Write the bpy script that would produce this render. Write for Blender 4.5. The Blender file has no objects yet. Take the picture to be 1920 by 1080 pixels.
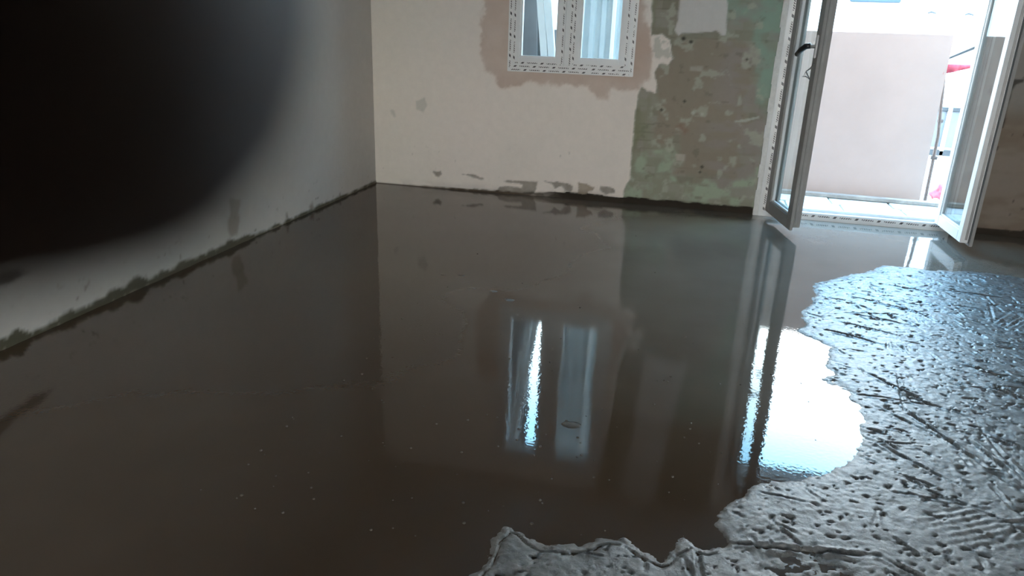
import bpy, bmesh, math, random
import numpy as np
from mathutils import Vector, Matrix

random.seed(7)
SC = bpy.context.scene
COL = SC.collection

# ------------------------------------------------------------------ camera
CAM_POS = Vector((2.535, -5.661, 1.25))
FW = Vector((-0.2150, 0.9180, -0.3324)).normalized()
RT = Vector((0.9703, 0.2392, 0.0331))
RT = (RT - FW * RT.dot(FW)).normalized()
UP = RT.cross(FW).normalized()
cam_d = bpy.data.cameras.new('camera')
cam_d.sensor_width = 36.0
cam_d.lens = 25.68
cam_d.clip_start = 0.002
cam_d.clip_end = 200
cam_d.dof.use_dof = True                      # a phone lens: the pupil is about 2 mm wide
cam_d.dof.focus_distance = 4.5
cam_d.dof.aperture_fstop = 12.5
cam = bpy.data.objects.new('camera', cam_d)
COL.objects.link(cam)
M = Matrix((RT, UP, -FW)).transposed().to_4x4()
M.translation = CAM_POS
cam.matrix_world = M
SC.camera = cam

# ------------------------------------------------------------------ sky and exposure
W = bpy.data.worlds.new('sky')
SC.world = W
W.use_nodes = True
nt = W.node_tree
nt.nodes.clear()
o = nt.nodes.new('ShaderNodeOutputWorld')
bg = nt.nodes.new('ShaderNodeBackground')
tc = nt.nodes.new('ShaderNodeTexCoord')
sx = nt.nodes.new('ShaderNodeSeparateXYZ')
rp = nt.nodes.new('ShaderNodeValToRGB')
nt.links.new(tc.outputs['Generated'], sx.inputs[0])
nt.links.new(sx.outputs['Z'], rp.inputs[0])
el = rp.color_ramp.elements
el[0].position = 0.0; el[0].color = (1, .97, .93, 1)
el[1].position = 1.0; el[1].color = (.22, .46, .80, 1)
e = el.new(.35); e.color = (.88, .97, 1.0, 1)
e = el.new(.50); e.color = (.32, .68, 1.0, 1)
nt.links.new(rp.outputs[0], bg.inputs[0])
bg.inputs[1].default_value = 20.5
nt.links.new(bg.outputs[0], o.inputs[0])

SC.view_settings.view_transform = 'Standard'
SC.view_settings.look = 'None'
SC.view_settings.exposure = 0.0
SC.view_settings.gamma = 1.0
SC.view_settings.use_curve_mapping = False

# ------------------------------------------------------------------ helpers
def lin(c):
    return tuple(((v / 255) / 12.92 if v / 255 <= .04045 else ((v / 255 + .055) / 1.055) ** 2.4) for v in c)

def vnoise(x, y, seed=0):
    x = np.asarray(x, float); y = np.asarray(y, float)
    xi = np.floor(x).astype(np.int64); yi = np.floor(y).astype(np.int64)
    fx = x - xi; fy = y - yi
    fx = fx * fx * (3 - 2 * fx); fy = fy * fy * (3 - 2 * fy)
    def h(a, b):
        n = (a * 374761393 + b * 668265263 + seed * 1442695041) & 0xffffffff
        n = ((n ^ (n >> 13)) * 1274126177) & 0xffffffff
        return ((n ^ (n >> 16)) & 0xffff) / 65535.0
    return (h(xi, yi) * (1 - fx) + h(xi + 1, yi) * fx) * (1 - fy) + (h(xi, yi + 1) * (1 - fx) + h(xi + 1, yi + 1) * fx) * fy

def fbm(x, y, seed=0, oct=4):
    s = 0; a = .5; t = 0
    for i in range(oct):
        s = s + a * vnoise(x * 2 ** i, y * 2 ** i, seed + 17 * i); t += a; a *= .5
    return s / t

def cellrand(a, b, seed=0):
    n = (a.astype(np.int64) * 374761393 + b.astype(np.int64) * 668265263 + seed * 97531) & 0xffffffff
    n = ((n ^ (n >> 13)) * 1274126177) & 0xffffffff
    return ((n ^ (n >> 16)) & 0xffff) / 65535.0

def sdpoly(px, py, pts):
    """signed distance, negative inside"""
    d = np.full(px.shape, 1e9); ins = np.zeros(px.shape, bool)
    n = len(pts)
    for i in range(n):
        ax, ay = pts[i]; bx, by = pts[(i + 1) % n]
        ex, ey = bx - ax, by - ay
        wx, wy = px - ax, py - ay
        t = np.clip((wx * ex + wy * ey) / (ex * ex + ey * ey + 1e-12), 0, 1)
        d = np.minimum(d, (wx - ex * t) ** 2 + (wy - ey * t) ** 2)
        c = ((ay <= py) & (by > py)) | ((by <= py) & (ay > py))
        xx = ax + (py - ay) / (ey if abs(ey) > 1e-12 else 1e-12) * ex
        ins ^= c & (px < xx)
    d = np.sqrt(d)
    return np.where(ins, -d, d)

def mix(a, b, t):
    t = np.clip(t, 0, 1)[..., None]
    return a * (1 - t) + np.asarray(b) * t

def sstep(e0, e1, x):
    t = np.clip((x - e0) / (e1 - e0), 0, 1)
    return t * t * (3 - 2 * t)

def grid_mesh(name, P, keep=None, colors=None, mat=None, smooth=True, flip=False, extra=None):
    """P: (m, n, 3) vertices -> one mesh object"""
    m, n = P.shape[:2]
    idx = np.arange(m * n).reshape(m, n)
    q = np.stack([idx[:-1, :-1], idx[:-1, 1:], idx[1:, 1:], idx[1:, :-1]], -1)
    if flip: q = q[..., ::-1]
    if keep is not None: q = q[keep]
    q = q.reshape(-1, 4)
    me = bpy.data.meshes.new(name)
    me.vertices.add(m * n); me.vertices.foreach_set('co', P.reshape(-1).astype(np.float32))
    me.loops.add(q.size); me.loops.foreach_set('vertex_index', q.reshape(-1).astype(np.int32))
    me.polygons.add(len(q))
    me.polygons.foreach_set('loop_start', np.arange(0, q.size, 4, dtype=np.int32))
    me.polygons.foreach_set('loop_total', np.full(len(q), 4, np.int32))
    me.polygons.foreach_set('use_smooth', np.full(len(q), smooth))
    if colors is not None:
        a = me.color_attributes.new('tint', 'FLOAT_COLOR', 'POINT')
        c = np.concatenate([colors.reshape(-1, 3), np.ones((m * n, 1))], 1)
        a.data.foreach_set('color', c.reshape(-1).astype(np.float32))
    me.update(); me.validate()
    if mat: me.materials.append(mat)
    ob = bpy.data.objects.new(name, me); COL.objects.link(ob)
    return ob

def bm_box(bm, x0, x1, y0, y1, z0, z1):
    v = [bm.verts.new((x, y, z)) for x in (x0, x1) for y in (y0, y1) for z in (z0, z1)]
    for f in ((0, 1, 3, 2), (4, 6, 7, 5), (0, 4, 5, 1), (2, 3, 7, 6), (0, 2, 6, 4), (1, 5, 7, 3)):
        bm.faces.new([v[i] for i in f])

def obj(name, bm, mat=None, parent=None, bevel=0.0, seg=2, smooth=False):
    if bevel:
        bmesh.ops.bevel(bm, geom=bm.edges[:], offset=bevel, segments=seg, affect='EDGES', clamp_overlap=True)
    bmesh.ops.recalc_face_normals(bm, faces=bm.faces[:])
    me = bpy.data.meshes.new(name); bm.to_mesh(me); bm.free()
    if smooth:
        for p in me.polygons: p.use_smooth = True
    if mat: me.materials.append(mat)
    ob = bpy.data.objects.new(name, me); COL.objects.link(ob)
    if parent: ob.parent = parent
    return ob

def boxes(name, bl, mat, parent=None, bevel=0.0):
    bm = bmesh.new()
    for b in bl: bm_box(bm, *b)
    return obj(name, bm, mat, parent, bevel)

def tube(bm, pts, r, n=10, caps=True):
    pts = [Vector(p) for p in pts]; rs = r if isinstance(r, (list, tuple)) else [r] * len(pts)
    rings = []
    ref = Vector((0, 0, 1))
    for i, p in enumerate(pts):
        t = (pts[min(i + 1, len(pts) - 1)] - pts[max(i - 1, 0)]).normalized()
        a = t.cross(ref if abs(t.dot(ref)) < .95 else Vector((1, 0, 0))).normalized(); b = t.cross(a)
        rings.append([bm.verts.new(p + rs[i] * (math.cos(2 * math.pi * k / n) * a + math.sin(2 * math.pi * k / n) * b)) for k in range(n)])
    for i in range(len(rings) - 1):
        for k in range(n):
            bm.faces.new((rings[i][k], rings[i][(k + 1) % n], rings[i + 1][(k + 1) % n], rings[i + 1][k]))
    if caps:
        bm.faces.new(rings[0][::-1]); bm.faces.new(rings[-1])

def empty(name, loc=(0, 0, 0), rotz=0.0):
    o = bpy.data.objects.new(name, None); o.empty_display_size = .1
    o.location = loc; o.rotation_euler = (0, 0, rotz); COL.objects.link(o); return o

def tag(o, label=None, cat=None, group=None, kind=None):
    if label: o['label'] = label
    if cat: o['category'] = cat
    if group: o['group'] = group
    if kind: o['kind'] = kind
    return o

# ------------------------------------------------------------------ materials
class N:
    def __init__(s, name):
        s.m = bpy.data.materials.new(name); s.m.use_nodes = True
        s.t = s.m.node_tree; s.b = s.t.nodes['Principled BSDF']
    def new(s, t, **k):
        n = s.t.nodes.new(t)
        for a, v in k.items(): setattr(n, a, v)
        return n
    def link(s, a, b): s.t.links.new(a, b)
    def noise(s, scale, detail=4, rough=.55, vec=None, sc3=None):
        n = s.new('ShaderNodeTexNoise'); n.inputs['Scale'].default_value = scale
        n.inputs['Detail'].default_value = detail; n.inputs['Roughness'].default_value = rough
        c = s.new('ShaderNodeTexCoord'); src = c.outputs['Object']
        if sc3:
            mp = s.new('ShaderNodeMapping'); mp.inputs['Scale'].default_value = sc3
            s.link(src, mp.inputs[0]); src = mp.outputs[0]
        s.link(src, n.inputs['Vector']); return n
    def ramp(s, src, stops):
        r = s.new('ShaderNodeValToRGB'); e = r.color_ramp.elements
        while len(e) < len(stops): e.new(.5)
        for x, (p, c) in zip(e, stops): x.position = p; x.color = (*c, 1)
        s.link(src, r.inputs[0]); return r
    def bump(s, src, strength, dist=.01, prev=None):
        b = s.new('ShaderNodeBump'); b.inputs['Strength'].default_value = strength; b.inputs['Distance'].default_value = dist
        s.link(src, b.inputs['Height'])
        if prev: s.link(prev.outputs[0], b.inputs['Normal'])
        return b
    def set(s, **k):
        for a, v in k.items(): s.b.inputs[a.replace('_', ' ')].default_value = v
        return s

def plain(name, c, rough=.6, var=.12, scale=12, bump=.0, **k):
    """one colour with a little grain and wear"""
    n = N(name); t = n.noise(scale, 5, .6)
    lo = tuple(v * (1 - var) for v in c); hi = tuple(min(1, v * (1 + var)) for v in c)
    r = n.ramp(t.outputs[0], [(.3, lo), (.7, hi)])
    n.link(r.outputs[0], n.b.inputs['Base Color'])
    n.set(Roughness=rough, **k)
    if bump:
        b = n.bump(n.noise(scale * 6, 4).outputs[0], bump); n.link(b.outputs[0], n.b.inputs['Normal'])
    return n.m

def tinted(name, rough, grain=.18, gscale=30, bump=.3, bdist=.004, spec=.3):
    """surface whose own paint, plaster and dirt colours come from the mesh"""
    n = N(name); a = n.new('ShaderNodeVertexColor', layer_name='tint')
    t = n.noise(gscale, 6, .65)
    r = n.ramp(t.outputs[0], [(.25, (1 - grain,) * 3), (.75, (1 + grain * .5,) * 3)])
    mx = n.new('ShaderNodeMix', data_type='RGBA', blend_type='MULTIPLY'); mx.inputs[0].default_value = 1
    n.link(a.outputs[0], mx.inputs[6]); n.link(r.outputs[0], mx.inputs[7])
    n.link(mx.outputs[2], n.b.inputs['Base Color'])
    b = n.bump(n.noise(gscale * 3, 5).outputs[0], bump, bdist); n.link(b.outputs[0], n.b.inputs['Normal'])
    n.set(Roughness=rough, Specular_IOR_Level=spec)
    return n.m
PB = {}; PL = {}
PB['green']=[(2.034, 2.791), (2.159, 1.489), (2.178, 1.253), (2.246, 1.255), (2.31, 1.221), (2.326, 1.134), (2.346, 1.091), (2.313, 1.045), (2.25, 1.057), (2.218, 0.992), (2.246, 0.907), (2.24, 0.849), (2.188, 0.858), (2.143, 0.882), (2.123, 0.839), (2.116, 0.746), (2.105, 0.687), (2.109, 0.509), (2.107, 0.348), (2.111, 0.204), (2.087, 0.156), (2.072, 0.08), (2.071, -0.052), (3.174, -0.098), (3.096, 0.181), (3.091, 0.612), (3.082, 1.092), (3.066, 1.511), (3.022, 2.759)]
PB['blob']=[(2.191, 1.232), (2.246, 1.255), (2.302, 1.221), (2.326, 1.141), (2.345, 1.098), (2.325, 1.075), (2.276, 1.11), (2.247, 1.087), (2.208, 1.1)]
PB['white']=[(2.264, 2.783), (2.352, 1.494), (2.356, 1.352), (2.337, 1.287), (2.367, 1.252), (2.387, 1.271), (2.597, 1.285), (2.624, 1.3), (2.669, 1.266), (2.694, 1.27), (2.679, 1.501), (2.567, 2.773)]
PB['pink']=[(0.941, 1.681), (0.912, 1.31), (0.903, 1.118), (0.944, 0.963), (1.001, 0.918), (1.067, 0.841), (1.131, 0.832), (1.214, 0.872), (1.318, 0.893), (1.444, 0.875), (1.575, 0.89), (1.75, 0.882), (1.785, 0.838), (1.809, 0.784), (1.889, 0.788), (1.903, 0.871), (2.089, 0.876), (2.184, 0.941), (2.197, 1.055), (2.16, 1.238), (2.112, 1.345), (2.08, 1.697)]
PB['d1']=[(0.508, 0.131), (0.572, 0.145), (0.586, 0.12), (0.554, 0.091), (0.535, 0.098)]
PB['d2']=[(0.728, 0.144), (0.796, 0.136), (0.864, 0.141), (0.91, 0.119), (0.954, 0.118), (0.937, 0.099), (0.856, 0.101), (0.828, 0.121), (0.756, 0.124)]
PB['d3']=[(1.111, 0.104), (1.256, 0.111), (1.387, 0.122), (1.38, 0.082), (1.37, 0.021), (1.292, -0.02), (1.181, -0.012), (1.047, 0.012), (1.081, 0.049), (1.157, 0.064), (1.258, 0.064), (1.266, 0.086), (1.133, 0.097)]
PB['d4']=[(1.447, 0.126), (1.546, 0.134), (1.633, 0.12), (1.672, 0.106), (1.666, 0.059), (1.606, 0.054), (1.583, 0.094), (1.528, 0.069), (1.501, 0.101)]
PB['d5']=[(1.716, 0.139), (1.772, 0.127), (1.845, 0.112), (1.839, 0.077), (1.797, 0.074), (1.805, 0.01), (1.747, 0.001), (1.717, 0.059)]
PB['d6']=[(1.886, 0.128), (1.92, 0.118), (1.999, 0.116), (2.002, 0.082), (1.932, 0.068), (1.884, 0.094)]
PB['d7']=[(1.335, 0.022), (1.422, 0.025), (1.445, -0.007), (1.53, 0.03), (1.566, 0.003), (1.56, -0.032), (1.403, -0.028)]
PB['s1']=[(1.552, 0.341), (1.568, 0.354), (1.565, 0.329), (1.553, 0.324)]
PB['s2']=[(1.622, 0.375), (1.639, 0.364), (1.627, 0.35)]
PB['s3']=[(0.139, 0.608), (0.167, 0.618), (0.198, 0.564), (0.179, 0.546)]
PB['s4']=[(0.365, 0.691), (0.437, 0.716), (0.464, 0.655), (0.428, 0.603), (0.373, 0.629)]
PB['red1']=[(2.419, 0.616), (2.455, 0.642), (2.507, 0.594), (2.487, 0.565)]
PB['pk1']=[(2.437, 0.412), (2.507, 0.413), (2.509, 0.365), (2.446, 0.36)]
PB['pk2']=[(2.472, 1.048), (2.561, 1.052), (2.562, 1.015), (2.472, 1.015)]
PB['sc1']=[(2.825, 0.679), (2.912, 0.7), (2.997, 0.724), (2.999, 0.712), (2.914, 0.681), (2.833, 0.668)]
PB['mint']=[(2.636, 1.839), (2.696, 1.398), (2.893, 1.368), (2.956, 1.123), (2.947, 0.977), (3.009, 0.796), (3.067, 0.648), (3.044, 0.415), (3.185, 0.347), (3.083, 1.511), (3.1, 1.843)]
PB['palegr']=[(2.115, 0.348), (2.269, 0.42), (2.388, 0.428), (2.421, 0.37), (2.386, 0.246), (2.549, 0.218), (2.726, 0.212), (2.789, 0.176), (2.899, 0.226), (2.967, 0.291), (3.063, 0.417), (3.124, -0.02), (2.079, -0.051)]
PB['brown']=[(2.215, 0.981), (2.288, 0.833), (2.252, 0.598), (2.323, 0.484), (2.434, 0.55), (2.472, 0.374), (2.444, 0.271), (2.622, 0.264), (2.893, 0.265), (2.932, 0.407), (2.883, 0.637), (2.911, 0.976), (2.899, 1.192), (2.766, 1.241), (2.397, 1.246), (2.338, 1.098)]
PB['rightjoint']=[(4.529, 1.048), (4.622, 1.056), (4.625, 1.043), (4.581, 1.027), (4.566, 0.985), (4.568, 0.882), (4.568, 0.741), (4.554, 0.747), (4.547, 0.915), (4.542, 1.018)]
PL['stain']=[(-2.044, 0.29), (-1.933, 0.258), (-1.961, 0.184), (-1.96, 0.119), (-1.991, 0.062), (-2.058, 0.073), (-2.077, 0.147), (-2.037, 0.201)]
PL['blot']=[(-3.69, 0.337), (-3.535, 0.298), (-3.452, 0.295), (-3.387, 0.27), (-3.411, 0.255), (-3.485, 0.254), (-3.555, 0.259), (-3.708, 0.26)]
PL['a1']=[(-1.142, 0.037), (-1.086, 0.063), (-1.06, 0.019), (-1.109, -0.009)]
PL['a2']=[(-1.449, 0.075), (-1.415, 0.075), (-1.416, 0.017), (-1.449, 0.025)]
PL['a3']=[(-2.939, 0.031), (-2.904, 0.033), (-2.889, 0.001), (-2.915, -0.023), (-2.95, -0.01)]
PL['a4']=[(-0.676, 0.05), (-0.649, 0.053), (-0.644, 0.011), (-0.68, 0.01)]
SHORE= [(4.524, -1.079), (4.308, -1.022), (4.156, -1.055), (3.973, -1.099), (3.863, -1.073), (3.746, -1.071), (3.623, -1.245), (3.523, -1.322), (3.384, -1.482), (3.286, -1.583), (3.259, -1.667), (3.255, -1.775), (3.202, -1.983), (3.164, -2.05), (3.141, -2.162), (3.145, -2.245), (3.109, -2.352), (3.17, -2.446), (3.219, -2.503), (3.209, -2.599), (3.184, -2.683), (3.194, -2.799), (3.127, -2.855), (3.189, -2.883), (3.231, -2.952), (3.226, -3.041), (3.236, -3.159), (3.196, -3.265), (3.176, -3.392), (3.128, -3.464), (3.068, -3.55), (2.967, -3.615), (2.872, -3.652), (2.808, -3.708), (2.798, -3.757), (2.759, -3.807), (2.731, -3.853), (2.72, -3.905), (2.743, -3.956), (2.737, -3.98), (2.685, -4.017), (2.658, -3.998), (2.634, -3.987), (2.627, -4.016), (2.591, -4.054), (2.577, -4.09), (2.545, -4.078), (2.509, -4.05), (2.48, -4.037), (2.413, -4.057), (2.395, -4.083), (2.337, -4.113), (2.283, -4.123), (2.252, -4.11), (2.225, -4.084), (2.189, -4.072), (2.163, -4.068), (2.164, -4.102), (2.149, -4.14), (2.153, -4.192), (2.151, -4.233), (2.135, -4.273)]

# ------------------------------------------------------------------ palette
M_PVC = plain('white_pvc', (.74, .74, .73), .35, .05, 5, .04)
M_PVC_GREY = plain('shade_grey_pvc', (.29, .28, .265), .45, .10, 7, .05)  # door leaf shade put into the pvc colour; also the grey handle neck
M_SEAL = plain('rubber_seal', (.10, .10, .10), .6)
M_BLACK = plain('black_handle', (.012, .012, .013), .35)
M_METAL = plain('dull_metal', (.35, .34, .33), .4, .1, 20, 0, Metallic=.8)
M_RUST = plain('rusty_steel', (.11, .075, .06), .7, .3, 25, .2)
M_BOARD = plain('tan_board', (.40, .275, .225), .75, .04, 3, .05)
M_REDCLOTH = plain('red_cloth', (.50, .07, .09), .8, .2, 18, .2)
M_REDBAG = plain('red_bag', (.62, .12, .15), .5, .25, 25, .3)
M_WOOD = plain('weathered_wood', (.30, .25, .21), .8, .25, 9, .3)
M_PAVE = plain('pale_paving', (.62, .61, .58), .85, .18, 7, .4)
M_YARDWALL = plain('white_render', (.84, .84, .82), .85, .04, 4, .2)
M_FACADE = plain('grey_facade', (.40, .38, .36), .9, .1, 5, .2)
M_LUMP = plain('wet_mortar', (.085, .065, .048), .15, .2, 40, .2)
M_GROUND = plain('pale_earth', (.40, .37, .33), .9, .2, 2, .3)
M_CEIL = plain('white_ceiling', (.66, .64, .61), .85, .06, 4, .1)
M_REAR = plain('bare_plaster', (.40, .36, .32), .9, .1, 4, .2)
M_BLUE = plain('pale_blue_sheet', (.46, .50, .51), .45, .06, 6)
M_BLUEP = plain('blue_panel', (.035, .06, .085), .6, .1, 6)
M_DARKG = plain('dark_grey_sheet', (.075, .08, .08), .7, .3, 5)
M_GREYM = plain('grey_panel', (.16, .16, .165), .7, .1, 6)
M_GREYD = plain('grey_rail', (.05, .05, .05), .7, .1, 6)
M_SKIN = plain('skin', (.075, .047, .036), .55, .1, 300, .1)
M_PHONE = plain('black_phone', (.012, .012, .014), .4)
M_PLASTERBEAD = plain('white_filler', (.72, .71, .68), .8, .08, 30, .3)
M_WIRE = plain('dark_wire', (.12, .11, .10), .5)

def glass():
    n = N('clear_glass')
    n.t.nodes.remove(n.b)
    out = n.t.nodes['Material Output']
    g = n.new('ShaderNodeBsdfGlossy'); g.inputs['Roughness'].default_value = .0
    tr = n.new('ShaderNodeBsdfTransparent'); tr.inputs[0].default_value = (.93, .96, .95, 1)
    lw = n.new('ShaderNodeLayerWeight'); lw.inputs[0].default_value = .5     # facing angle, the same from both sides
    p5 = n.new('ShaderNodeMath', operation='POWER'); p5.inputs[1].default_value = 5.0
    f = n.new('ShaderNodeMath', operation='MULTIPLY_ADD'); f.inputs[1].default_value = .96; f.inputs[2].default_value = .04
    n.link(lw.outputs['Facing'], p5.inputs[0]); n.link(p5.outputs[0], f.inputs[0])
    mx = n.new('ShaderNodeMixShader')
    n.link(f.outputs[0], mx.inputs[0]); n.link(tr.outputs[0], mx.inputs[1]); n.link(g.outputs[0], mx.inputs[2])
    n.link(mx.outputs[0], out.inputs[0]); return n.m
M_GLASS = glass()

def film_mat():
    """white protective film with a repeated dark print: a slanted mark and a short row of worn letters"""
    n = N('printed_film')
    uv = n.new('ShaderNodeUVMap'); s = n.new('ShaderNodeSeparateXYZ'); n.link(uv.outputs[0], s.inputs[0])
    def m(op, a, b=None, c=None):
        k = n.new('ShaderNodeMath', operation=op)
        for i, v in enumerate((a, b, c)):
            if v is None: continue
            if isinstance(v, (int, float)): k.inputs[i].default_value = v
            else: n.link(v, k.inputs[i])
        return k.outputs[0]
    u, v = s.outputs[0], s.outputs[1]
    f = m('FRACT', m('DIVIDE', u, .15))
    vc = m('SUBTRACT', v, .5)
    f1 = m('ADD', f, m('MULTIPLY', vc, .12))
    blob = m('MULTIPLY', m('LESS_THAN', m('ABSOLUTE', m('SUBTRACT', f1, .11)), .065), m('LESS_THAN', m('ABSOLUTE', vc), .32))
    word = m('MULTIPLY', m('GREATER_THAN', f, .34), m('LESS_THAN', f, .86))
    lt = m('FRACT', m('MULTIPLY', f1, 9.7))
    stroke = m('LESS_THAN', lt, .62)
    word = m('MULTIPLY', m('MULTIPLY', word, stroke), m('LESS_THAN', m('ABSOLUTE', vc), .24))
    nz = n.noise(160, 2, .5); keep = m('GREATER_THAN', nz.outputs[0], .38)
    nz2 = n.noise(9, 2, .5); keep2 = m('GREATER_THAN', nz2.outputs[0], .33)
    mask = m('MAXIMUM', m('MULTIPLY', blob, .95), m('MULTIPLY', m('MULTIPLY', word, keep), m('MULTIPLY', keep2, .95)))
    mx = n.new('ShaderNodeMix', data_type='RGBA')
    n.link(mask, mx.inputs[0]); mx.inputs[6].default_value = (.76, .75, .73, 1); mx.inputs[7].default_value = (.035, .03, .03, 1)
    n.link(mx.outputs[2], n.b.inputs['Base Color']); n.set(Roughness=.35)
    return n.m
M_FILM = film_mat()

def film(start, d, length, width, normal, parent, name='protective_film', thick=.0012, phase=0.0):
    start, d, nn = Vector(start), Vector(d).normalized(), Vector(normal).normalized()
    side = d.cross(nn).normalized()
    bm = bmesh.new(); uv = bm.loops.layers.uv.new('UVMap')
    v = []
    for k in (0, 1):
        for a, b in ((0, -.5), (1, -.5), (1, .5), (0, .5)):
            v.append(bm.verts.new(start + d * (a * length) + side * (b * width) + nn * (k * thick)))
    for q in ((4, 5, 6, 7), (0, 1, 5, 4), (1, 2, 6, 5), (2, 3, 7, 6), (3, 0, 4, 7)):
        f = bm.faces.new([v[i] for i in q])
        for l in f.loops:
            p = l.vert.co - start; l[uv].uv = (p.dot(d) + phase, p.dot(side) / width + .5)
    return obj(name, bm, M_FILM, parent)

# ------------------------------------------------------------------ walls
WX, WZ = 5.30, 2.65
WIN = (1.150, 2.035, .985, 2.42)          # hole behind the window frame
DOOR = (3.085, 4.395, -.10, 2.31)
M_WALL = tinted('old_plaster', .85, .05, 16, .10, .0015)

def hexc(*c): return np.array(lin(c))
step = .01
xs = np.arange(0, WX + 1e-6, step); zs = np.arange(-.06, WZ + 1e-6, step)
X, Z = np.meshgrid(xs, zs)
rag = (fbm(X * 14, Z * 14, 3) - .5) * .05 + (fbm(X * 50, Z * 50, 5, 3) - .5) * .018
white = np.array((.80, .715, .645))
c = np.ones(X.shape + (3,)) * white
c = mix(c, np.array((.74, .67, .60)), sstep(.45, .7, fbm(X * 1.6, Z * 1.6, 11)) * .5)
c = mix(c, np.array((.74, .69, .59)), sstep(.9, .1, X) * .5)                      # yellower paint near the corner
sdp = sdpoly(X, Z, PB['pink']) + rag * 1.3
c = mix(c, np.array((.54, .41, .335)), sstep(.025, -.012, sdp) * (.55 + .6 * fbm(X * 5, Z * 5, 8)))
dep = np.zeros(X.shape)
# ---- the bare strip between window and door
sdg = sdpoly(X, Z, PB['green']) + rag * .5
g = np.ones_like(c) * np.array((.265, .245, .185))
g = mix(g, np.array((.30, .29, .225)), sstep(.4, .65, fbm(X * 4, Z * 6, 21)))
bx = np.floor(Z / .062); by = np.floor((X + .06 * (bx % 2) + .015 * vnoise(X * 9, Z * 9, 2)) / .115)
br = cellrand(by, bx, 5)
g = mix(g, np.array((.34, .30, .26)), sstep(.70, .8, br) * .45)
g = mix(g, np.array((.20, .185, .14)), sstep(.22, .12, br) * .4)
zb_ = (Z / .062) % 1
g = mix(g, np.array((.17, .155, .115)), sstep(.16, .03, zb_) * sstep(.42, .6, fbm(X * 6, Z * 3, 77)) * .5)
sdb = sdpoly(X, Z, PB['brown']) + (fbm(X * 9, Z * 9, 31) - .5) * .16
g = mix(g, np.array((.285, .235, .18)), sstep(.03, -.03, sdb) * .85)
g = mix(g, np.array((.31, .265, .24)), sstep(.5, .62, fbm(X * 3.5, Z * 7, 41)) * sstep(2.5, 2.8, X) * .7)
sdm = sdpoly(X, Z, PB['mint']) + (fbm(X * 8, Z * 8, 33) - .5) * .17
g = mix(g, np.array((.27, .36, .285)), sstep(.035, -.02, sdm) * (.35 + .65 * sstep(.33, .58, fbm(X * 7, Z * 8, 36))))
sdl = sdpoly(X, Z, PB['palegr']) + (fbm(X * 10, Z * 10, 35) - .5) * .16
g = mix(g, np.array((.355, .40, .295)), sstep(.03, -.02, sdl) * (.25 + .75 * sstep(.36, .60, fbm(X * 11, Z * 13, 39))))
g = mix(g, np.array((.42, .41, .33)), sstep(.62, .74, fbm(X * 13, Z * 15, 43)) * .7)
g = mix(g, np.array((.16, .15, .11)), sstep(.70, .80, fbm(X * 17, Z * 21, 47)) * .45)
ol = sstep(2.28, 2.12, X) * sstep(.2, .5, Z) * sstep(.38, .55, fbm(X * 12, Z * 5, 48))
g = mix(g, np.array((.21, .215, .13)), ol * .7)
g = mix(g, np.array((.30, .33, .28)), sstep(.33, .36, (fbm(X * 5, Z * 9, 49))) * 0)
for k, col, soft in (('red1', (.26, .17, .125), .02), ('pk1', (.46, .40, .34), .006), ('pk2', (.40, .36, .30), .006), ('sc1', (.47, .46, .40), .004)):
    g = mix(g, np.array(col), sstep(soft, -soft, sdpoly(X, Z, PB[k]) + rag * .2) * .85)
for (hx, hz, hr) in ((2.30, .73, .012), (2.46, .80, .011), (2.53, .72, .013), (2.595, .715, .014), (2.86, 1.11, .010), (2.63, .29, .010), (2.405, 1.235, .016), (2.46, 1.215, .014), (2.64, .33, .012)):
    hole = np.hypot(X - hx, Z - hz)
    ink = (.46, .45, .38) if hx in (2.53, 2.595) else (.07, .065, .05)
    g = mix(g, np.array(ink), sstep(hr * 1.4, hr * .5, hole))
m_g = sstep(.008, -.008, sdg)
c = mix(c, g, m_g)
dep += .007 * m_g + .004 * m_g * (fbm(X * 8, Z * 10, 51) - .5)
sdbl = sdpoly(X, Z, PB['blob']) + rag * .6
mb = sstep(.006, -.008, sdbl) * (1 - sstep(.55, .62, fbm(X * 24, Z * 24, 53)))
c = mix(c, np.array((.55, .52, .45)), mb * .9); dep -= .006 * mb
sdw = sdpoly(X, Z, PB['white']) + rag * .25
mw = sstep(.006, -.006, sdw)
c = mix(c, np.array((.60, .57, .535)), mw); dep -= .009 * mw
# ---- damaged plaster along the foot of the wall
for k in ('d1', 'd2', 'd3', 'd4', 'd5', 'd6', 'd7'):
    s_ = sstep(.006, -.008, sdpoly(X, Z, PB[k]) + rag * .55)
    cc = (.34, .275, .21) if k == 'd5' else (.30, .265, .225)
    c = mix(c, np.array(cc) * (.75 + .5 * fbm(X * 30, Z * 30, 61))[..., None], s_ * .92); dep += .006 * s_
for k in ('s1', 's2', 's3', 's4'):
    s_ = sstep(.006, -.01, sdpoly(X, Z, PB[k]) + rag * .5)
    c = mix(c, np.array((.30, .27, .23)) if k in ('s1', 's2') else np.array((.56, .53, .46)), s_ * .8)
spk = sstep(.80, .86, fbm(X * 30, Z * 30, 63)) * sstep(.45, .0, Z) * sstep(.52, .6, fbm(X * 2, Z * 4, 64))
c = mix(c, np.array((.34, .30, .25)), spk)
# ---- right of the door: bare dark render
R = sstep(4.38, 4.40, X)
r_ = np.ones_like(c) * np.array((.18, .135, .10))
r_ = mix(r_, np.array((.225, .18, .145)), sstep(.4, .65, fbm(X * 3, Z * 8, 71)))
r_ = mix(r_, np.array((.25, .225, .20)), sstep(.75, .95, Z) * .9)
r_ = mix(r_, np.array((.035, .03, .025)), sstep(.012, -.004, sdpoly(X, Z, PB['rightjoint']) + rag * .3) * .85)
r_ = mix(r_, np.array((.05, .04, .03)), sstep(.74, .80, fbm(X * 16, Z * 10, 73)) * .8)
c = mix(c, r_, R); dep += .004 * R
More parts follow.
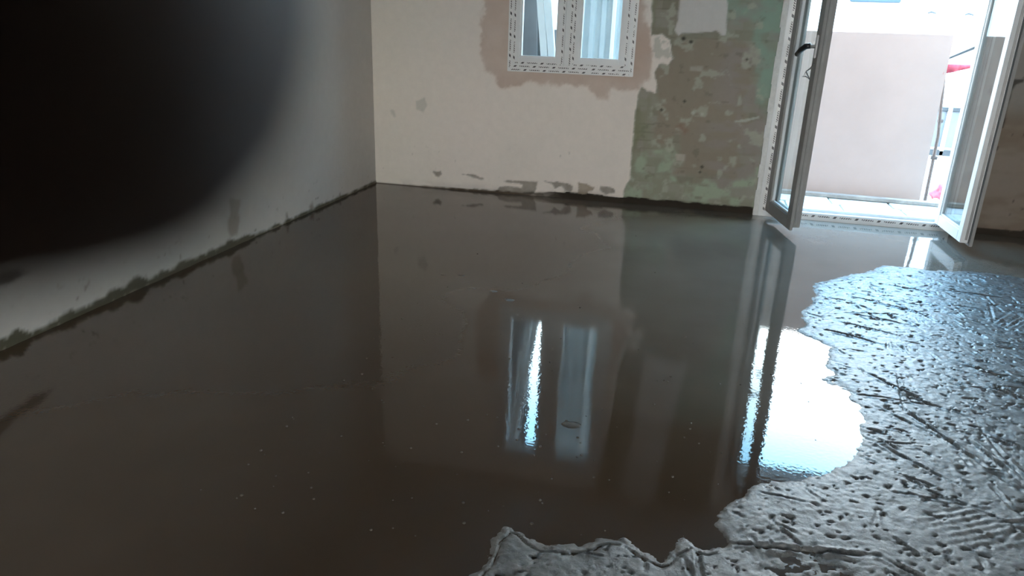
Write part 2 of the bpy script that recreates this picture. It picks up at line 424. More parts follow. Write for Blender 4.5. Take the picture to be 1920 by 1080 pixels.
# ---- wet foot and open gap above the poured floor
hg = .006 + .016 * sstep(.2, 1.2, X) + .026 * sstep(1.25, 1.55, X) + (fbm(X * 16, X * 0, 81) - .5) * .026 * sstep(.1, 1.2, X)
gap = sstep(.006, -.004, Z - hg)
c = mix(c, np.array((.085, .062, .042)), gap * (1 - .6 * sstep(1.2, 1.5, X)))
c = mix(c, np.array((.035, .026, .018)), gap * sstep(1.3, 1.6, X))  # darkness of the open gap is put into the colour
dep += .028 * gap * sstep(1.1, 1.5, X) * (1 - R)
wetband = sstep(.07, .0, Z - hg) * sstep(.45, .65, fbm(X * 7, Z * 12, 83))
c = mix(c, c * .72, wetband * .6)
P = np.stack([X, dep, Z], -1)
cx, cz = X[:-1, :-1] + step / 2, Z[:-1, :-1] + step / 2
def inside(r): return (cx > r[0]) & (cx < r[1]) & (cz > r[2]) & (cz < r[3])
wall_back = grid_mesh('wall_back', P, ~(inside(WIN) | inside(DOOR)), c, M_WALL)
tag(wall_back, 'back wall of worn white plaster with a bare green and brown strip beside the door', None, None, 'structure')
# masonry behind that plaster, with the two openings
T0, T1, HT = .036, .30, 3.9
mas = boxes('masonry', [(-.3, WIN[0], T0, T1, -.1, HT), (WIN[0], WIN[1], T0, T1, -.1, WIN[2]), (WIN[0], WIN[1], T0, T1, WIN[3], HT),
                        (WIN[1], DOOR[0], T0, T1, -.1, HT), (DOOR[0], DOOR[1], T0, T1, DOOR[3], HT), (DOOR[1], 7.2, T0, T1, -.1, HT)], M_FACADE, wall_back)

YR = -11.0
# left wall
step = .0125
ys = np.arange(-5.6, .03, step); zs = np.arange(-.06, WZ + 1e-6, step)
Yg, Zg = np.meshgrid(ys, zs)
rag = (fbm(Yg * 14, Zg * 14, 103) - .5) * .05 + (fbm(Yg * 45, Zg * 45, 105, 3) - .5) * .02
c = np.ones(Yg.shape + (3,)) * np.array((.56, .52, .475))  # back wall's plaster with this side's shade put into the colour
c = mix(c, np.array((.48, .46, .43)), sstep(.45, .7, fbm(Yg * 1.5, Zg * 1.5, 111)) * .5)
dep = np.zeros(Yg.shape)
for k, col in (('stain', (.33, .29, .24)), ('blot', (.06, .055, .045)), ('a1', (.28, .22, .17)), ('a2', (.25, .21, .17)), ('a3', (.09, .08, .05)), ('a4', (.25, .2, .16))):
    s_ = sstep(.014, -.014, sdpoly(Yg, Zg, PL[k]) + rag * .8)
    c = mix(c, np.array(col), s_ * .85)
hg = .016 + .016 * sstep(-1.5, -3.2, Yg) + (fbm(Yg * 12, Yg * 0, 121) - .42) * .075 * (.35 + .65 * sstep(-1.0, -2.8, Yg))
gap = sstep(.010, -.006, Zg - hg + rag * .3)
c = mix(c, np.array((.085, .078, .05)), gap)
spk = sstep(.74, .82, fbm(Yg * 26, Zg * 26, 123)) * sstep(.28, .0, Zg)
c = mix(c, np.array((.2, .17, .13)), spk * .8)
dep -= .010 * gap * fbm(Yg * 20, Zg * 20, 125)
P = np.stack([-dep * 1.0, Yg, Zg], -1)
wall_left = grid_mesh('wall_left', P, None, c, M_WALL)
tag(wall_left, 'left wall of plaster greyed by painted-in shade, with a dirty ragged foot', None, None, 'structure')
boxes('masonry', [(-.30, -.03, YR - .3, .30, -.1, HT)], M_FACADE, wall_left)
boxes('rear_plaster', [(-.03, .0, YR, -5.6, -.1, WZ)], M_REAR, wall_left)

# the rest of the room
YR = -11.0
wr = boxes('wall_right', [(WX, WX + .3, YR, T0, -.1, HT)], M_REAR)
tag(wr, None, None, None, 'structure')
ADDED_OPENING = (1.90, 5.05, .45, 2.50)         # opening added out of view behind the camera to light the back wall
wf = boxes('wall_front', [(-.03, ADDED_OPENING[0], YR - .3, YR, -.1, HT), (ADDED_OPENING[1], WX + .3, YR - .3, YR, -.1, HT),
                          (ADDED_OPENING[0], ADDED_OPENING[1], YR - .3, YR, -.1, ADDED_OPENING[2]), (ADDED_OPENING[0], ADDED_OPENING[1], YR - .3, YR, ADDED_OPENING[3], HT)], M_REAR)
tag(wf, None, None, None, 'structure')
tag(boxes('ceiling', [(-.03, WX, YR, T0, WZ, WZ + .2)], M_CEIL), None, None, None, 'structure')
tag(boxes('ground', [(-45, 45, -45, 45, -.60, -.30)], M_GROUND), None, None, None, 'structure')
tag(boxes('floor_slab', [(-.3, WX + .3, YR - .3, .30, -.25, -.07)], M_REAR), None, None, None, 'structure')

# ------------------------------------------------------------------ floor: rough screed bed and the poured wet layer
def screed_mat():
    n = N('rough_wet_screed'); a = n.new('ShaderNodeVertexColor', layer_name='tint')
    t = n.noise(60, 7, .75)
    r = n.ramp(t.outputs[0], [(.32, (.55,) * 3), (.68, (1.15,) * 3)])
    mx = n.new('ShaderNodeMix', data_type='RGBA', blend_type='MULTIPLY'); mx.inputs[0].default_value = 1
    n.link(a.outputs[0], mx.inputs[6]); n.link(r.outputs[0], mx.inputs[7]); n.link(mx.outputs[2], n.b.inputs['Base Color'])
    rr = n.ramp(n.noise(18, 5, .6).outputs[0], [(.35, (.20,) * 3), (.7, (.42,) * 3)])
    n.link(rr.outputs[0], n.b.inputs['Roughness'])
    b = n.bump(n.noise(120, 6, .7).outputs[0], .35, .008); n.link(b.outputs[0], n.b.inputs['Normal'])
    n.set(Specular_IOR_Level=1.0, Coat_Weight=.32, Coat_Roughness=.34); return n.m
M_SCREED = screed_mat()
fs = .0055
xs = np.arange(1.95, WX + .02, fs); ys = np.arange(-5.2, -.55, fs)
X, Y = np.meshgrid(xs, ys)
poly = SHORE + [(2.10, -4.40), (2.0, -5.0), (2.0, -5.6), (6.5, -5.6), (6.5, -.85), (5.3, -.95)]
sd = -sdpoly(X, Y, poly)                       # positive on the bare bed
sdr = sd + (fbm(X * 18, Y * 18, 201) - .5) * .05 + (fbm(X * 60, Y * 60, 203, 3) - .5) * .016
h = np.where(sdr > 0, .006 * (1 - np.exp(-np.maximum(sdr, 0) / .02)) + .006 * (1 - np.exp(-np.maximum(sdr, 0) / .30)), sdr * .35)
rough = sstep(-.02, .05, sdr)
n1 = fbm(X * 5, Y * 5, 211) - .5; n2 = fbm(X * 22, Y * 30, 213) - .5; n3 = fbm(X * 70, Y * 85, 215, 3) - .5
h = h + rough * (.007 * n1 + .004 * n2 + .004 * n3)
# trowel and drag marks
rng = np.random.default_rng(5)
def stroke(x0, y0, x1, y1, wid, dp):
    global h
    lo = np.array((min(x0, x1), min(y0, y1))) - .05; hi = np.array((max(x0, x1), max(y0, y1))) + .05
    ix0 = max(0, int((lo[0] - xs[0]) / fs)); ix1 = min(len(xs), int((hi[0] - xs[0]) / fs) + 1)
    iy0 = max(0, int((lo[1] - ys[0]) / fs)); iy1 = min(len(ys), int((hi[1] - ys[0]) / fs) + 1)
    if ix1 - ix0 < 2 or iy1 - iy0 < 2: return
    xx, yy = X[iy0:iy1, ix0:ix1], Y[iy0:iy1, ix0:ix1]
    ex, ey = x1 - x0, y1 - y0
    t = np.clip(((xx - x0) * ex + (yy - y0) * ey) / (ex * ex + ey * ey), 0, 1)
    d = np.hypot(xx - x0 - ex * t, yy - y0 - ey * t) + (vnoise(xx * 40, yy * 40, 9) - .5) * .008
    prof = -dp * np.exp(-(d / wid) ** 2) + .5 * dp * np.exp(-((d - 1.9 * wid) / wid) ** 2)
    h[iy0:iy1, ix0:ix1] += prof * np.sin(np.pi * np.clip(t, .06, .94)) * rough[iy0:iy1, ix0:ix1]
for i in range(800):
    x0, y0 = rng.uniform(2.3, 5.0), rng.uniform(-4.6, -1.0)
    a = rng.normal(-.75, .5); L = rng.uniform(.03, .13) if i % 4 else rng.uniform(.15, .40)
    stroke(x0, y0, x0 + L * math.cos(a), y0 + L * math.sin(a), rng.uniform(.003, .006), rng.uniform(.003, .008))
for i in range(16):                             # bundles of parallel comb marks
    x0, y0 = rng.uniform(2.5, 4.6), rng.uniform(-4.4, -1.6)
    a = rng.choice([.85, -.7, .3]) + rng.normal(0, .15); L = rng.uniform(.15, .40)
    for k in range(rng.integers(5, 10)):
        ox, oy = -math.sin(a) * k * .024, math.cos(a) * k * .024
        stroke(x0 + ox, y0 + oy, x0 + ox + L * math.cos(a), y0 + oy + L * math.sin(a), .007, .0018)
for (p, q) in (((3.36, -2.98), (3.56, -3.42)), ((3.30, -2.72), (3.52, -3.02)), ((3.55, -3.2), (3.62, -3.45)), ((2.72, -3.99), (3.12, -3.93)), ((3.12, -3.93), (3.3, -4.05)),
               ((3.2, -2.30), (3.45, -2.42)), ((3.4, -1.75), (3.75, -1.95)), ((3.9, -1.5), (4.3, -1.55))):
    stroke(*p, *q, .0055, .012)
pit = np.maximum(sstep(.73, .80, fbm(X * 30, Y * 34, 221)), .8 * sstep(.74, .80, fbm(X * 55, Y * 70, 223, 3))) * rough
h -= .008 * pit
dd = np.hypot((X - 2.93) / .14, (Y + 4.03) / .07)         # shallow wet hollow
hollow = sstep(1.25, .6, dd + (fbm(X * 20, Y * 20, 231) - .5) * .8)
h = h * (1 - hollow) + hollow * (-.002 + .016 * (fbm(X * 45, Y * 55, 233) - .46))
lip = np.exp(-(sdr / .012) ** 2) * sstep(-3.75, -3.95, Y) * sstep(2.85, 2.7, X)
h = np.maximum(h, -.055) + 0.0008 * lip * (fbm(X * 9, Y * 9, 235) > .45)
crackd = np.abs(sd - .028 - .02 * (fbm(X * 8, Y * 8, 237) - .5))
crack = sstep(.005, .0015, crackd) * sstep(-3.90, -4.0, Y) * sstep(2.80, 2.7, X)
h -= .005 * crack
c = np.ones(X.shape + (3,)) * np.array((.155, .158, .162))
c = mix(c, np.array((.20, .203, .205)), sstep(.45, .62, fbm(X * 7, Y * 7, 241)))
c = mix(c, np.array((.125, .12, .115)), sstep(.55, .70, fbm(X * 12, Y * 14, 243)) * .7)
c = mix(c, np.array((.13, .12, .105)), pit * .6 + hollow * .8 + crack * .5)
c = mix(c, np.array((.17, .13, .10)), sstep(.05, -.02, sdr) * .8)
floor = grid_mesh('floor', np.stack([X, Y, h], -1), None, c, M_SCREED)
tag(floor, 'rough scratched grey mortar bed still bare at the right', None, None, 'structure')

def pool_mat():
    n = N('wet_levelling_screed')
    a = n.new('ShaderNodeVertexColor', layer_name='tint')
    t = n.noise(1.1, 4, .55)
    r = n.ramp(t.outputs[0], [(.3, (.85,) * 3), (.7, (1.12,) * 3)])
    mx = n.new('ShaderNodeMix', data_type='RGBA', blend_type='MULTIPLY'); mx.inputs[0].default_value = 1
    n.link(a.outputs[0], mx.inputs[6]); n.link(r.outputs[0], mx.inputs[7]); n.link(mx.outputs[2], n.b.inputs['Base Color'])
    b2 = n.bump(n.noise(70, 1, .5).outputs[0], .04, .003)
    n.link(b2.outputs[0], n.b.inputs['Normal'])
    n.set(Roughness=.035, IOR=1.5, Specular_IOR_Level=.52); return n.m
M_POOL = pool_mat()
xs = np.arange(-.02, WX + .001, .06); ys = np.arange(YR, .05, .06)
X, Y = np.meshgrid(xs, ys)
Z = X * 0                                       # faint swell left in the poured surface
for lam, a, ph_, sl in ((1.3, .4, 0, .0016), (.9, 2.1, 1, .0014), (.55, 1.2, 2, .0013), (.42, 2.8, 4, .0012), (.36, .1, 3, .0008)):
    Z = Z + sl * lam / 6.283 * np.sin(6.283 / lam * (X * math.cos(a) + Y * math.sin(a)) + ph_)
# door light put into the colour: paler by the door, browner at left
door_light = sstep(.35, .75, fbm(X * .8 + 3, Y * .8, 301) * .5 + .5 * sstep(.8, 4.6, X + .6 * (Y + 3.0)))
pc = mix(np.ones(X.shape + (3,)) * np.array((.066, .041, .025)), np.array((.170, .146, .122)), door_light)
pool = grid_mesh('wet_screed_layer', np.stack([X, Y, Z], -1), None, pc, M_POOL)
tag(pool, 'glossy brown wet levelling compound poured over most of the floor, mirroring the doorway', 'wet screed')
rng = np.random.default_rng(11)
bm = bmesh.new()
def blister(x, y, r, hgt):
    ret = bmesh.ops.create_icosphere(bm, subdivisions=1, radius=1.0)
    bmesh.ops.transform(bm, matrix=Matrix.Translation((x, y, 0)) @ Matrix.Diagonal((r, r, hgt, 1)), verts=ret['verts'])
for i in range(150):
    x, y = rng.uniform(1.3, 3.1), -4.2 + abs(rng.normal(0, .9))
    if sdpoly(np.array([x]), np.array([y]), poly)[0] < .03: continue
    r = rng.uniform(.0022, .006); blister(x, y, r, r * .7)
blis = obj('surface_bubbles', bm, M_LUMP, pool, smooth=True); blis['kind'] = 'stuff'
for (x, y, r) in ((2.247, -3.491, .034), (1.322, -2.125, .022), (1.419, -2.10, .026), (1.532, -2.278, .024), (1.648, -2.289, .026), (1.756, -2.383, .030)):
    bm = bmesh.new(); ret = bmesh.ops.create_icosphere(bm, subdivisions=3, radius=1.0)
    for v in bm.verts:
        k = 1 + .35 * (vnoise(v.co.x * 2 + x * 9, v.co.y * 2 + v.co.z, 3) - .5)
        v.co = Vector((x + v.co.x * r * k, y + v.co.y * r * .75 * k, v.co.z * r * .13 - r * .05))
    obj('mortar_lump', bm, M_LUMP, pool, smooth=True)

# ------------------------------------------------------------------ window
win = empty('window_1', (0, 0, 0)); tag(win, 'small white two sash window with printed film still on its frame', None, None, 'structure')
WX0, WX1, WZ0, WZ1 = 1.114, 2.070, .955, 2.45
YF = -.012
fw_ = .062; mx_ = (WX0 + WX1) / 2
boxes('window_frame', [(WX0, WX0 + fw_, YF, .06, WZ0, WZ1), (WX1 - fw_, WX1, YF, .06, WZ0, WZ1), (WX0 + fw_, WX1 - fw_, YF, .06, WZ0, WZ0 + fw_),
                       (WX0 + fw_, WX1 - fw_, YF, .06, WZ1 - fw_, WZ1), (mx_ - .045, mx_ + .045, YF, .06, WZ0 + fw_, WZ1 - fw_)], M_PVC, win, .003)
for a in (WX0 + .018, WX1 - .018): film((a, YF, WZ0 + .03), (0, 0, 1), WZ1 - WZ0 - .06, .020, (0, -1, 0), win, phase=a)
film((mx_, YF, WZ0 + .06), (0, 0, 1), WZ1 - WZ0 - .12, .020, (0, -1, 0), win, phase=.05)
for zz in (WZ0 + .014, WZ0 + .040): film((WX0 + .03, YF, zz), (1, 0, 0), WX1 - WX0 - .06, .018, (0, -1, 0), win, phase=zz * 3)
film((WX0 + .03, YF, WZ1 - .02), (1, 0, 0), WX1 - WX0 - .06, .018, (0, -1, 0), win)
def sash(x0, x1):
    z0, z1, s = WZ0 + fw_ - .010, WZ1 - fw_ + .010, .0555
    y0 = YF - .016
    sh = boxes('window_sash', [(x0, x0 + s, y0, .045, z0, z1), (x1 - s, x1, y0, .045, z0, z1), (x0 + s, x1 - s, y0, .045, z0, z0 + s), (x0 + s, x1 - s, y0, .045, z1 - s, z1)], M_PVC, win, .004)
    g = .012
    boxes('glazing_bead', [(x0 + s - .001, x0 + s + g, y0 + .010, .03, z0 + s, z1 - s), (x1 - s - g, x1 - s + .001, y0 + .010, .03, z0 + s, z1 - s),
                           (x0 + s + g, x1 - s - g, y0 + .010, .03, z0 + s - .001, z0 + s + g), (x0 + s + g, x1 - s - g, y0 + .010, .03, z1 - s - g, z1 - s + .001)], M_PVC, sh, .003)
    boxes('glass_pane', [(x0 + s + .002, x1 - s - .002, .008, .012, z0 + s + .002, z1 - s - .002)], M_GLASS, sh)
    for a in (x0 + .014, x1 - .014): film((a, y0, z0 + .02), (0, 0, 1), z1 - z0 - .04, .018, (0, -1, 0), sh, phase=a * 2.3)
    film((x0 + .02, y0, z0 + .014), (1, 0, 0), x1 - x0 - .04, .018, (0, -1, 0), sh, phase=x0)
    film((x0 + .02, y0, z1 - .014), (1, 0, 0), x1 - x0 - .04, .018, (0, -1, 0), sh, phase=x0)
sash(1.154, 1.549); sash(1.606, 2.021)

# ------------------------------------------------------------------ balcony door
door = empty('door_1', (0, 0, 0)); tag(door, 'white glazed double balcony door standing open into the room', None, None, 'structure')
DX0, DX1, DZ1 = 3.085, 4.395, 2.31
fj = .062
boxes('door_frame', [(DX0, DX0 + fj, -.012, .075, .0, DZ1), (DX1 - fj, DX1, -.012, .075, .0, DZ1), (DX0 + fj, DX1 - fj, -.012, .075, DZ1 - fj, DZ1),
                     (DX0 + fj, DX1 - fj, .035, .075, .03, DZ1 - fj) if False else (DX0 + fj - .02, DX0 + fj + .0, .04, .075, .05, DZ1 - fj)], M_PVC, door, .003)
boxes('threshold', [(DX0 + fj, DX1 - fj, -.012, .040, -.02, .052), (DX0 + fj, DX1 - fj, .040, .078, -.02, .070)], M_PVC, door, .004)
film((DX0 + .036, -.012, .04), (0, 0, 1), DZ1 - .08, .024, (0, -1, 0), door)
film((DX1 - .03, -.012, .04), (0, 0, 1), DZ1 - .08, .024, (0, -1, 0), door)
film((DX0 + fj + .01, -.012, .032), (1, 0, 0), DX1 - DX0 - 2 * fj - .02, .024, (0, -1, 0), door)
film((DX0 + .02, -.012, DZ1 - .03), (1, 0, 0), DX1 - DX0 - .04, .024, (0, -1, 0), door)
bm = bmesh.new()                                # strip of filler between jamb and wall
for k in range(24):
    z0, z1 = .0 + k * .095, .0 + (k + 1) * .095
    j = random.uniform(-.006, .006)
    bm_box(bm, DX0 - .034 + j, DX0 + .001, -.006, .03, z0, z1)
obj('filler_strip', bm, M_PLASTERBEAD, door)

def leaf(hx, hy, ang, sgn, L, z0, z1, mat_face, mat_out, panes):
    """sgn +1: hinged left. inner face looks to local -Y"""
    root = empty('door_leaf', (hx, hy, 0), ang); root.parent = door
    def bx(a0, a1, y0, y1, b0, b1):
        p, q = sorted((a0 * sgn, a1 * sgn)); return (p, q, y0, y1, b0, b1)
    s = .088; e = .018
    boxes('leaf_frame', [bx(0, s, -.020, .0, z0, z1), bx(L - s, L, -.020, .0, z0, z1), bx(s, L - s, -.020, .0, z0, z0 + s), bx(s, L - s, -.020, .0, z1 - s, z1)], mat_face, root, .003)
    boxes('leaf_frame_outer', [bx(e, s, .0, .052, z0 + e, z1 - e), bx(L - s, L - e, .0, .052, z0 + e, z1 - e), bx(s, L - s, .0, .052, z0 + e, z0 + s), bx(s, L - s, .0, .052, z1 - s, z1 - e)], mat_out, root, .003)
    boxes('edge_channel', [bx(L - e - .001, L - e + .003, .012, .026, z0 + e + .02, z1 - e - .02)], M_METAL, root)
    boxes('edge_seal', [bx(L - e - .002, L - e + .004, .001, .006, z0 + e, z1 - e)], M_SEAL, root)
    gb = .014
    for y0, y1 in ((-.010, .010), (.030, .044)):
        boxes('glazing_bead', [bx(s - .001, s + gb, y0, y1, z0 + s, z1 - s), bx(L - s - gb, L - s + .001, y0, y1, z0 + s, z1 - s),
                               bx(s + gb, L - s - gb, y0, y1, z0 + s - .001, z0 + s + gb), bx(s + gb, L - s - gb, y0, y1, z1 - s - gb, z1 - s + .001)], M_PVC, root, .003)
    for y in panes:
        boxes('glass_pane', [bx(s + .002, L - s - .002, y, y + .006, z0 + s + .002, z1 - s - .002)], M_GLASS, root)
    for zz in (.25, 1.1, 1.95):
        bm = bmesh.new(); tube(bm, [(-.008 * sgn, -.012, zz), (-.008 * sgn, -.012, zz + .09)], .009, 10); obj('hinge', bm, M_PVC, root)
    return root, bx
LZ0, LZ1 = .045, 2.255
lroot, bx = leaf(3.150, -.014, math.radians(-79), 1, .590, LZ0, LZ1, M_PVC_GREY, M_PVC_GREY, (.018,))
hz = 1.217; hx = .590 - .045
hd = boxes('handle_plate', [(hx - .014, hx + .014, -.030, -.020, hz - .07, hz + .07)], M_PVC, lroot, .004)
bm = bmesh.new(); tube(bm, [(hx, -.030, hz), (hx, -.062, hz)], .011, 12); obj('handle_neck', bm, M_PVC_GREY, lroot)
bm = bmesh.new(); tube(bm, [(hx + .004, -.060, hz + .004), (hx - .012, -.082, hz), (hx - .05, -.098, hz - .022), (hx - .10, -.104, hz - .052)], [.017, .018, .017, .015], 12)
ho = obj('handle', bm, M_BLACK, lroot, smooth=True); ho['label'] = 'black lever handle'
bm = bmesh.new(); tube(bm, [(hx + .01, -.022, hz - .10), (hx - .01, -.034, hz - .13), (hx - .03, -.05, hz - .15), (hx - .045, -.062, hz - .185), (hx - .02, -.050, hz - .18), (hx, -.03, hz - .20), (hx - .03, -.05, hz - .155)], .004, 6)
obj('key_wire', bm, M_METAL, lroot)
rroot, bx = leaf(4.330, -.014, math.radians(90), -1, .590, LZ0, LZ1, M_PVC_GREY, M_PVC, (.010, .030))

# ------------------------------------------------------------------ outside: yard seen through door and window
yg = boxes('yard_ground', [(-3, 14, .30, 9.0, -.30, -.045)], M_PAVE); tag(yg, 'pale paved yard outside the door', None, None, 'structure')
rng = random.Random(3)
y = .31
row = 0
while y < 4.2:                                  # paving flags with open joints
    d = .42 if y < 1.5 else .8
    x = 2.2 + (row % 2) * .27 - .3
    while x < 6.4:
        w = (.50 if y < 1.5 else .9) * rng.uniform(.85, 1.15)
        f = boxes('paving_slab', [(x, x + w - .014, y, y + d - .014, -.045, -.012 + rng.uniform(-.004, .004))], M_PAVE, yg, .004)
        x += w
    y += d; row += 1
yw = boxes('yard_wall', [(-2, 13, 6.0, 6.25, -.1, 2.75)], M_YARDWALL); tag(yw, 'bright white rendered wall across the yard', None, None, 'structure')
bp = boxes('blue_board', [(4.46, 5.10, 5.94, 5.998, 1.775, 2.35)], M_BLUEP, None, .01)
tag(bp, 'pale blue board fixed high on the bright yard wall', 'board')
for i, (x, z) in enumerate(((5.51, 1.66), (5.97, 1.65))):
    bm = bmesh.new(); tube(bm, [(x - .03, 5.99, z), (x - .01, 5.93, z + .012), (x + .05, 5.92, z - .006)], [.012, .014, .009], 8)
    w = obj('wall_hook', bm, M_GREYD); tag(w, ['small dark bracket on the white yard wall, nearer the tan board', 'small dark bracket on the white yard wall, nearer the right door leaf'][i], 'bracket', 'brackets on the yard wall')

# tan board leaning
bt = boxes('tan_board', [(2.95, 4.475, 0, .018, 0, 1.325)], M_BOARD, None, .002)
bt.rotation_euler = (math.radians(-2), 0, 0); bt.location = (0, 1.09, .005)
tag(bt, 'large pinkish tan board standing upright outside the open door', 'board')
pl = boxes('wood_plank', [(0, 1.75, 0, .09, 0, .028)], M_WOOD, None, .004)
pl.location = (3.05, 1.0, -.010); pl.rotation_euler = (0, 0, math.radians(-2.5))
tag(pl, 'weathered wooden plank lying along the foot of the tan board', 'plank')
sp = empty('steel_post', (4.545, 1.19, -.012))
bm = bmesh.new(); tube(bm, [(0, 0, 0), (-.01, 0, .55), (-.075, 0, 1.12)], .014, 8); obj('post', bm, M_RUST, sp)
bm = bmesh.new(); tube(bm, [(-.03, 0, .37), (.02, 0, .365)], .016, 8); obj('clamp', bm, M_RUST, sp)
bm = bmesh.new(); tube(bm, [(-.035, 0, .67), (0, .01, .67)], .016, 8); obj('clamp', bm, M_RUST, sp)
bm = bmesh.new(); tube(bm, [(-.075, 0, 1.115), (.75, .0, 1.12)], .010, 8); obj('top_rail', bm, M_METAL, sp)
tag(sp, 'thin rusty steel post with a top rail beside the tan board', 'post')
bm = bmesh.new()                                # red cloth hanging over the rail, longer at the post
top, bot, nseg = [], [], 14
for i in range(nseg + 1):
    t = i / nseg; x = 4.463 + .30 * t; yy = 1.135 + .008 * math.sin(t * 17)
    top.append((x, yy, 1.108 + .004 * t)); bot.append((x - .012, yy - .012 + .012 * math.sin(t * 23), 1.03 + .055 * min(1, t * 1.6)))
vt = [[bm.verts.new((p[0], p[1] + dy, p[2])) for p in r] for dy in (0, .004) for r in (top, bot)]
for a, b in ((0, 1), (2, 3), (0, 2), (1, 3)):
    for i in range(nseg): bm.faces.new((vt[a][i], vt[a][i + 1], vt[b][i + 1], vt[b][i]))
tag(obj('red_cloth', bm, M_REDCLOTH, None, smooth=True), 'red cloth hanging from the top of the steel post', 'cloth')
bm = bmesh.new()
v = [bm.verts.new(p) for p in ((4.50, 1.6, 1.10), (5.1, 1.6, 1.42), (5.1, 1.75, 1.40), (4.50, 1.75, 1.08), (4.50, 1.6, 1.085), (5.1, 1.6, 1.385), (5.1, 1.75, 1.365), (4.50, 1.75, 1.065))]
for q in ((0, 1, 2, 3), (7, 6, 5, 4), (0, 4, 5, 1), (1, 5, 6, 2), (2, 6, 7, 3), (3, 7, 4, 0)): bm.faces.new([v[i] for i in q])
cp = empty('canopy', (4.60, 1.65, -.012))
for q in v: q.co -= Vector((4.60, 1.65, -.012))
obj('canopy_sheet', bm, M_GREYD, cp)
boxes('prop', [(.44, .47, -.02, .01, 0, 1.365)], M_RUST, cp)
tag(cp, 'dark sloping canopy sheet on a prop behind the red cloth', 'canopy')
# low grey bench frame further back
gp = empty('grey_barrier', (5.20, 3.4, -.045))
boxes('panel', [(-.35, .75, 0, .05, .23, .62)], M_GREYM, gp, .004)
boxes('top_bar', [(-.36, .76, -.02, .06, .62, .66)], M_GREYD, gp, .006)
boxes('bottom_bar', [(-.36, .76, -.03, .07, .14, .20)], M_GREYD, gp, .006)
boxes('post', [(.02, .06, -.03, .0, .0, .66)], M_PVC, gp, .004)
boxes('leg', [(-.34, -.30, 0, .05, 0, .23)], M_GREYM, gp, .004); boxes('leg', [(.70, .74, 0, .05, 0, .23)], M_GREYM, gp, .004)
tag(gp, 'low grey barrier with a white upright beyond the steel post', 'barrier')
# red bag and rubble
bm = bmesh.new(); bmesh.ops.create_icosphere(bm, subdivisions=4, radius=1.0)
for v in bm.verts:
    d = v.co.copy(); k = 1 + .5 * (fbm(np.array(d.x * 2.2 + 5), np.array(d.y * 2.2 + d.z * 1.7 + 3), 9) - .5) + .12 * math.sin(d.z * 7 + d.x * 5)
    tpr = 1 - .45 * max(0, d.z)
    v.co = Vector((d.x * .085 * k * tpr, d.y * .07 * k * tpr, max(-.055, d.z * .10 * k) + .055))
rb = obj('red_bag', bm, M_REDBAG, None, smooth=True); rb.location = (4.70, 1.30, -.014)
tag(rb, 'crumpled red plastic bag on the paving beside the plank', 'bag')
rng = random.Random(8)
for i, (x, y, r) in enumerate(((4.57, 1.25, .030), (4.585, 1.42, .042), (4.60, 1.62, .05), (4.52, 1.28, .022), (4.63, 1.20, .026))):
    bm = bmesh.new(); bmesh.ops.create_icosphere(bm, subdivisions=2, radius=1.0)
    for v in bm.verts: v.co = Vector((v.co.x * r * rng.uniform(.8, 1.3), v.co.y * r * rng.uniform(.8, 1.2), max(-.6, v.co.z) * r * .7))
    st = obj('rubble_stone', bm, M_PAVE); st.location = (x, y, -.014 + r * .42)
    tag(st, ['pale rubble stone nearest the steel post', 'pale rubble stone behind the red bag', 'largest pale rubble stone, farthest behind the red bag', 'smallest pale rubble stone beside the tan board', 'pale rubble stone in front of the red bag'][i], 'stone', 'rubble by the red bag')

# things standing outside the window
bs = empty('blue_sheet', (1.50, .62, -.045))
bm = bmesh.new(); n = 40; w = .46
prof = [(w * i / n, .010 * (1 if (i // 2) % 4 < 2 else -1)) for i in range(n + 1)]
fr = [[bm.verts.new((px, py + t, z)) for px, py in prof] for t in (0, .003) for z in (0, 3.1)]
for a, b in ((0, 1), (2, 3), (0, 2), (1, 3)):
    for i in range(n): bm.faces.new((fr[a][i], fr[a][i + 1], fr[b][i + 1], fr[b][i]))
obj('corrugated_sheet', bm, M_BLUE, bs)
boxes('edge_batten', [(.315, .345, -.035, -.012, 0, 3.1)], M_YARDWALL, bs, .003)
tag(bs, 'pale blue corrugated sheet standing outside the right window sash', 'sheet')
for i in range(2):
    lp = boxes('white_profile', [(0, .056, 0, .05, 0, 2.9)], M_PVC, None, .004)
    lp.location = (1.415 + i * .062, .42, -.04); lp.rotation_euler = (0, math.radians(-7.0), 0)
    tag(lp, ['leaning white plastic profile outside the left window sash, left of the pair', 'leaning white plastic profile outside the left window sash, right of the pair'][i], 'profile', 'white profiles leaning outside the window')
dg = boxes('dark_sheet', [(.30, 1.27, .62, .66, -.045, 2.9)], M_DARKG, None, .004)
tag(dg, 'dark grey sheet standing behind the leaning white profiles', 'sheet')

gs = boxes('grey_sheet', [(0, .13, 0, .015, 0, 2.7)], M_GREYM, None, .003)
gs.location = (1.13, .56, -.045); gs.rotation_euler = (0, math.radians(-2.0), 0)
tag(gs, 'narrow mid grey sheet between the dark sheet and the leaning white profiles', 'sheet')
gb = boxes('grey_block', [(1.26, 1.60, .80, 1.05, -.045, 1.27)], M_GREYM, None, .01)
tag(gb, 'grey block low behind the leaning white profiles outside the left sash', 'block')
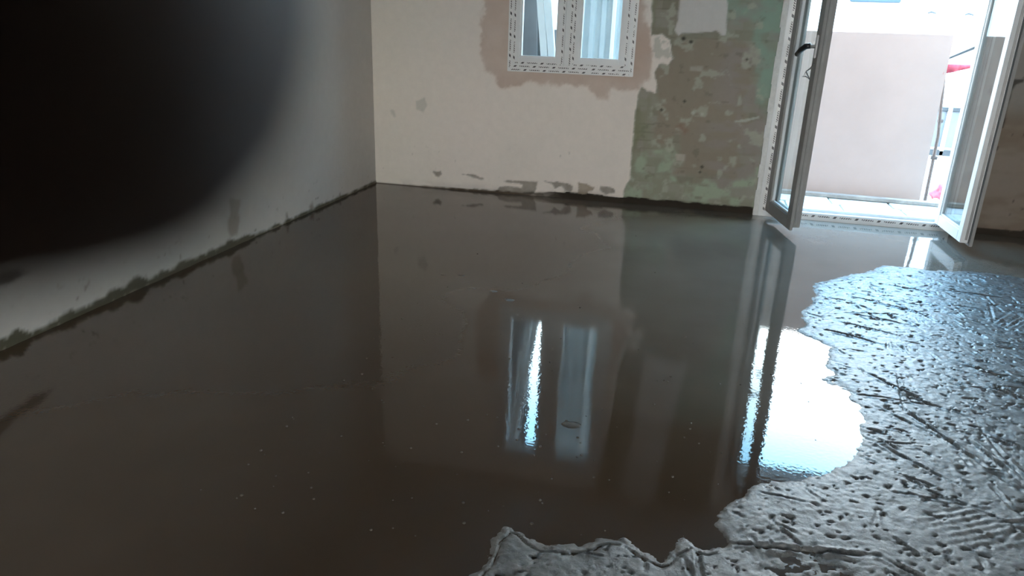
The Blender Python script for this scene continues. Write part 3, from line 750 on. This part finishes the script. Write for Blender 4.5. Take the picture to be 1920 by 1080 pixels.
# ------------------------------------------------------------------ the photographer's hand with the phone, one fingertip over the lens corner
def camspace(r, u, f): return CAM_POS + (RT * r + UP * u + FW * f) * .001
joints = {}
chain = []
def J(n, p, rad): joints[n] = (p, rad)
J('palm', (-86, -36, -50), 22); J('wrist', (-92, -62, -105), 25); J('forearm', (-100, -105, -190), 30); J('elbow', (-108, -150, -280), 36)
J('i0', (-80, -10, -20), 11); J('i1', (-60, 6, 8), 8.8); J('i2', (-36, 9, 16), 8.0); J('i3', (-19, 8.6, 16), 7.8); J('i4', (-9.5, 8.6, 16), 7.5); J('i5', (-4.4, 8.6, 16), 5.2)
J('m0', (-86, -26, -24), 11); J('m1', (-72, -16, 4), 8.8); J('m2', (-50, -13, 9), 8); J('m3', (-28, -12, 9), 7.2)
J('r0', (-88, -43, -28), 10.5); J('r1', (-72, -35, 2), 8.4); J('r2', (-52, -32, 8), 7.6); J('r3', (-30, -31, 8), 7)
J('l0', (-84, -58, -34), 9.5); J('l1', (-70, -53, 0), 7.4); J('l2', (-54, -51, 7), 6.8); J('l3', (-38, -50, 7), 6)
J('t0', (-72, -22, -64), 14); J('t1', (-52, -10, -44), 10.5); J('t2', (-30, -4, -20), 8.5)
edges = [('palm', 'wrist'), ('wrist', 'forearm'), ('forearm', 'elbow')] + [('palm', f + '0') for f in 'imrl'] + [('palm', 't0'), ('t0', 't1'), ('t1', 't2')]
edges += [(f + str(k), f + str(k + 1)) for f in 'imrl' for k in range(3)] + [('i3', 'i4'), ('i4', 'i5')]
names = list(joints)
me = bpy.data.meshes.new('hand')
K = 1000.0
me.from_pydata([(joints[n][0][0], joints[n][0][1], joints[n][0][2]) for n in names], [(names.index(a), names.index(b)) for a, b in edges], [])
hand = bpy.data.objects.new('hand', me); COL.objects.link(hand)
sk = hand.modifiers.new('skin', 'SKIN'); sk.use_smooth_shade = True
for v, n in zip(me.skin_vertices[0].data, names):
    v.radius = (joints[n][1] * 1.32,) * 2; v.use_root = (n == 'palm')
ss = hand.modifiers.new('sub', 'SUBSURF'); ss.levels = ss.render_levels = 2
dg_ = bpy.context.evaluated_depsgraph_get()
ev = hand.evaluated_get(dg_); m2 = bpy.data.meshes.new_from_object(ev)
hand.modifiers.clear(); hand.data = m2
hand.location = CAM_POS                          # millimetre joints brought to their place in the room
for v in m2.vertices: v.co = (RT * v.co.x + UP * v.co.y + FW * v.co.z) * .001
m2.materials.clear(); m2.materials.append(M_SKIN)
for p in m2.polygons: p.use_smooth = True
tag(hand, 'dark blurred fingertip of a hand covering the upper left of the view', 'hand')
ph = empty('phone', CAM_POS)  # out of view, added so its body keeps the fingertip dark
def slab(x0, x1, y0, y1, z0, z1, name, mat, bev):
    bm = bmesh.new(); bm_box(bm, x0, x1, y0, y1, z0, z1)
    for v in bm.verts: v.co = (RT * v.co.x + UP * v.co.y + FW * v.co.z) * .001
    return obj(name, bm, mat, ph, bev, 3)
slab(-30, 118, -50, 24, -9.5, -1.2, 'phone_body', M_PHONE, .003)
slab(-27, 114, -47, 21, -9.9, -9.4, 'screen', M_SEAL, .0002)
tag(ph, 'black phone held in the hand behind the fingertip', 'phone')
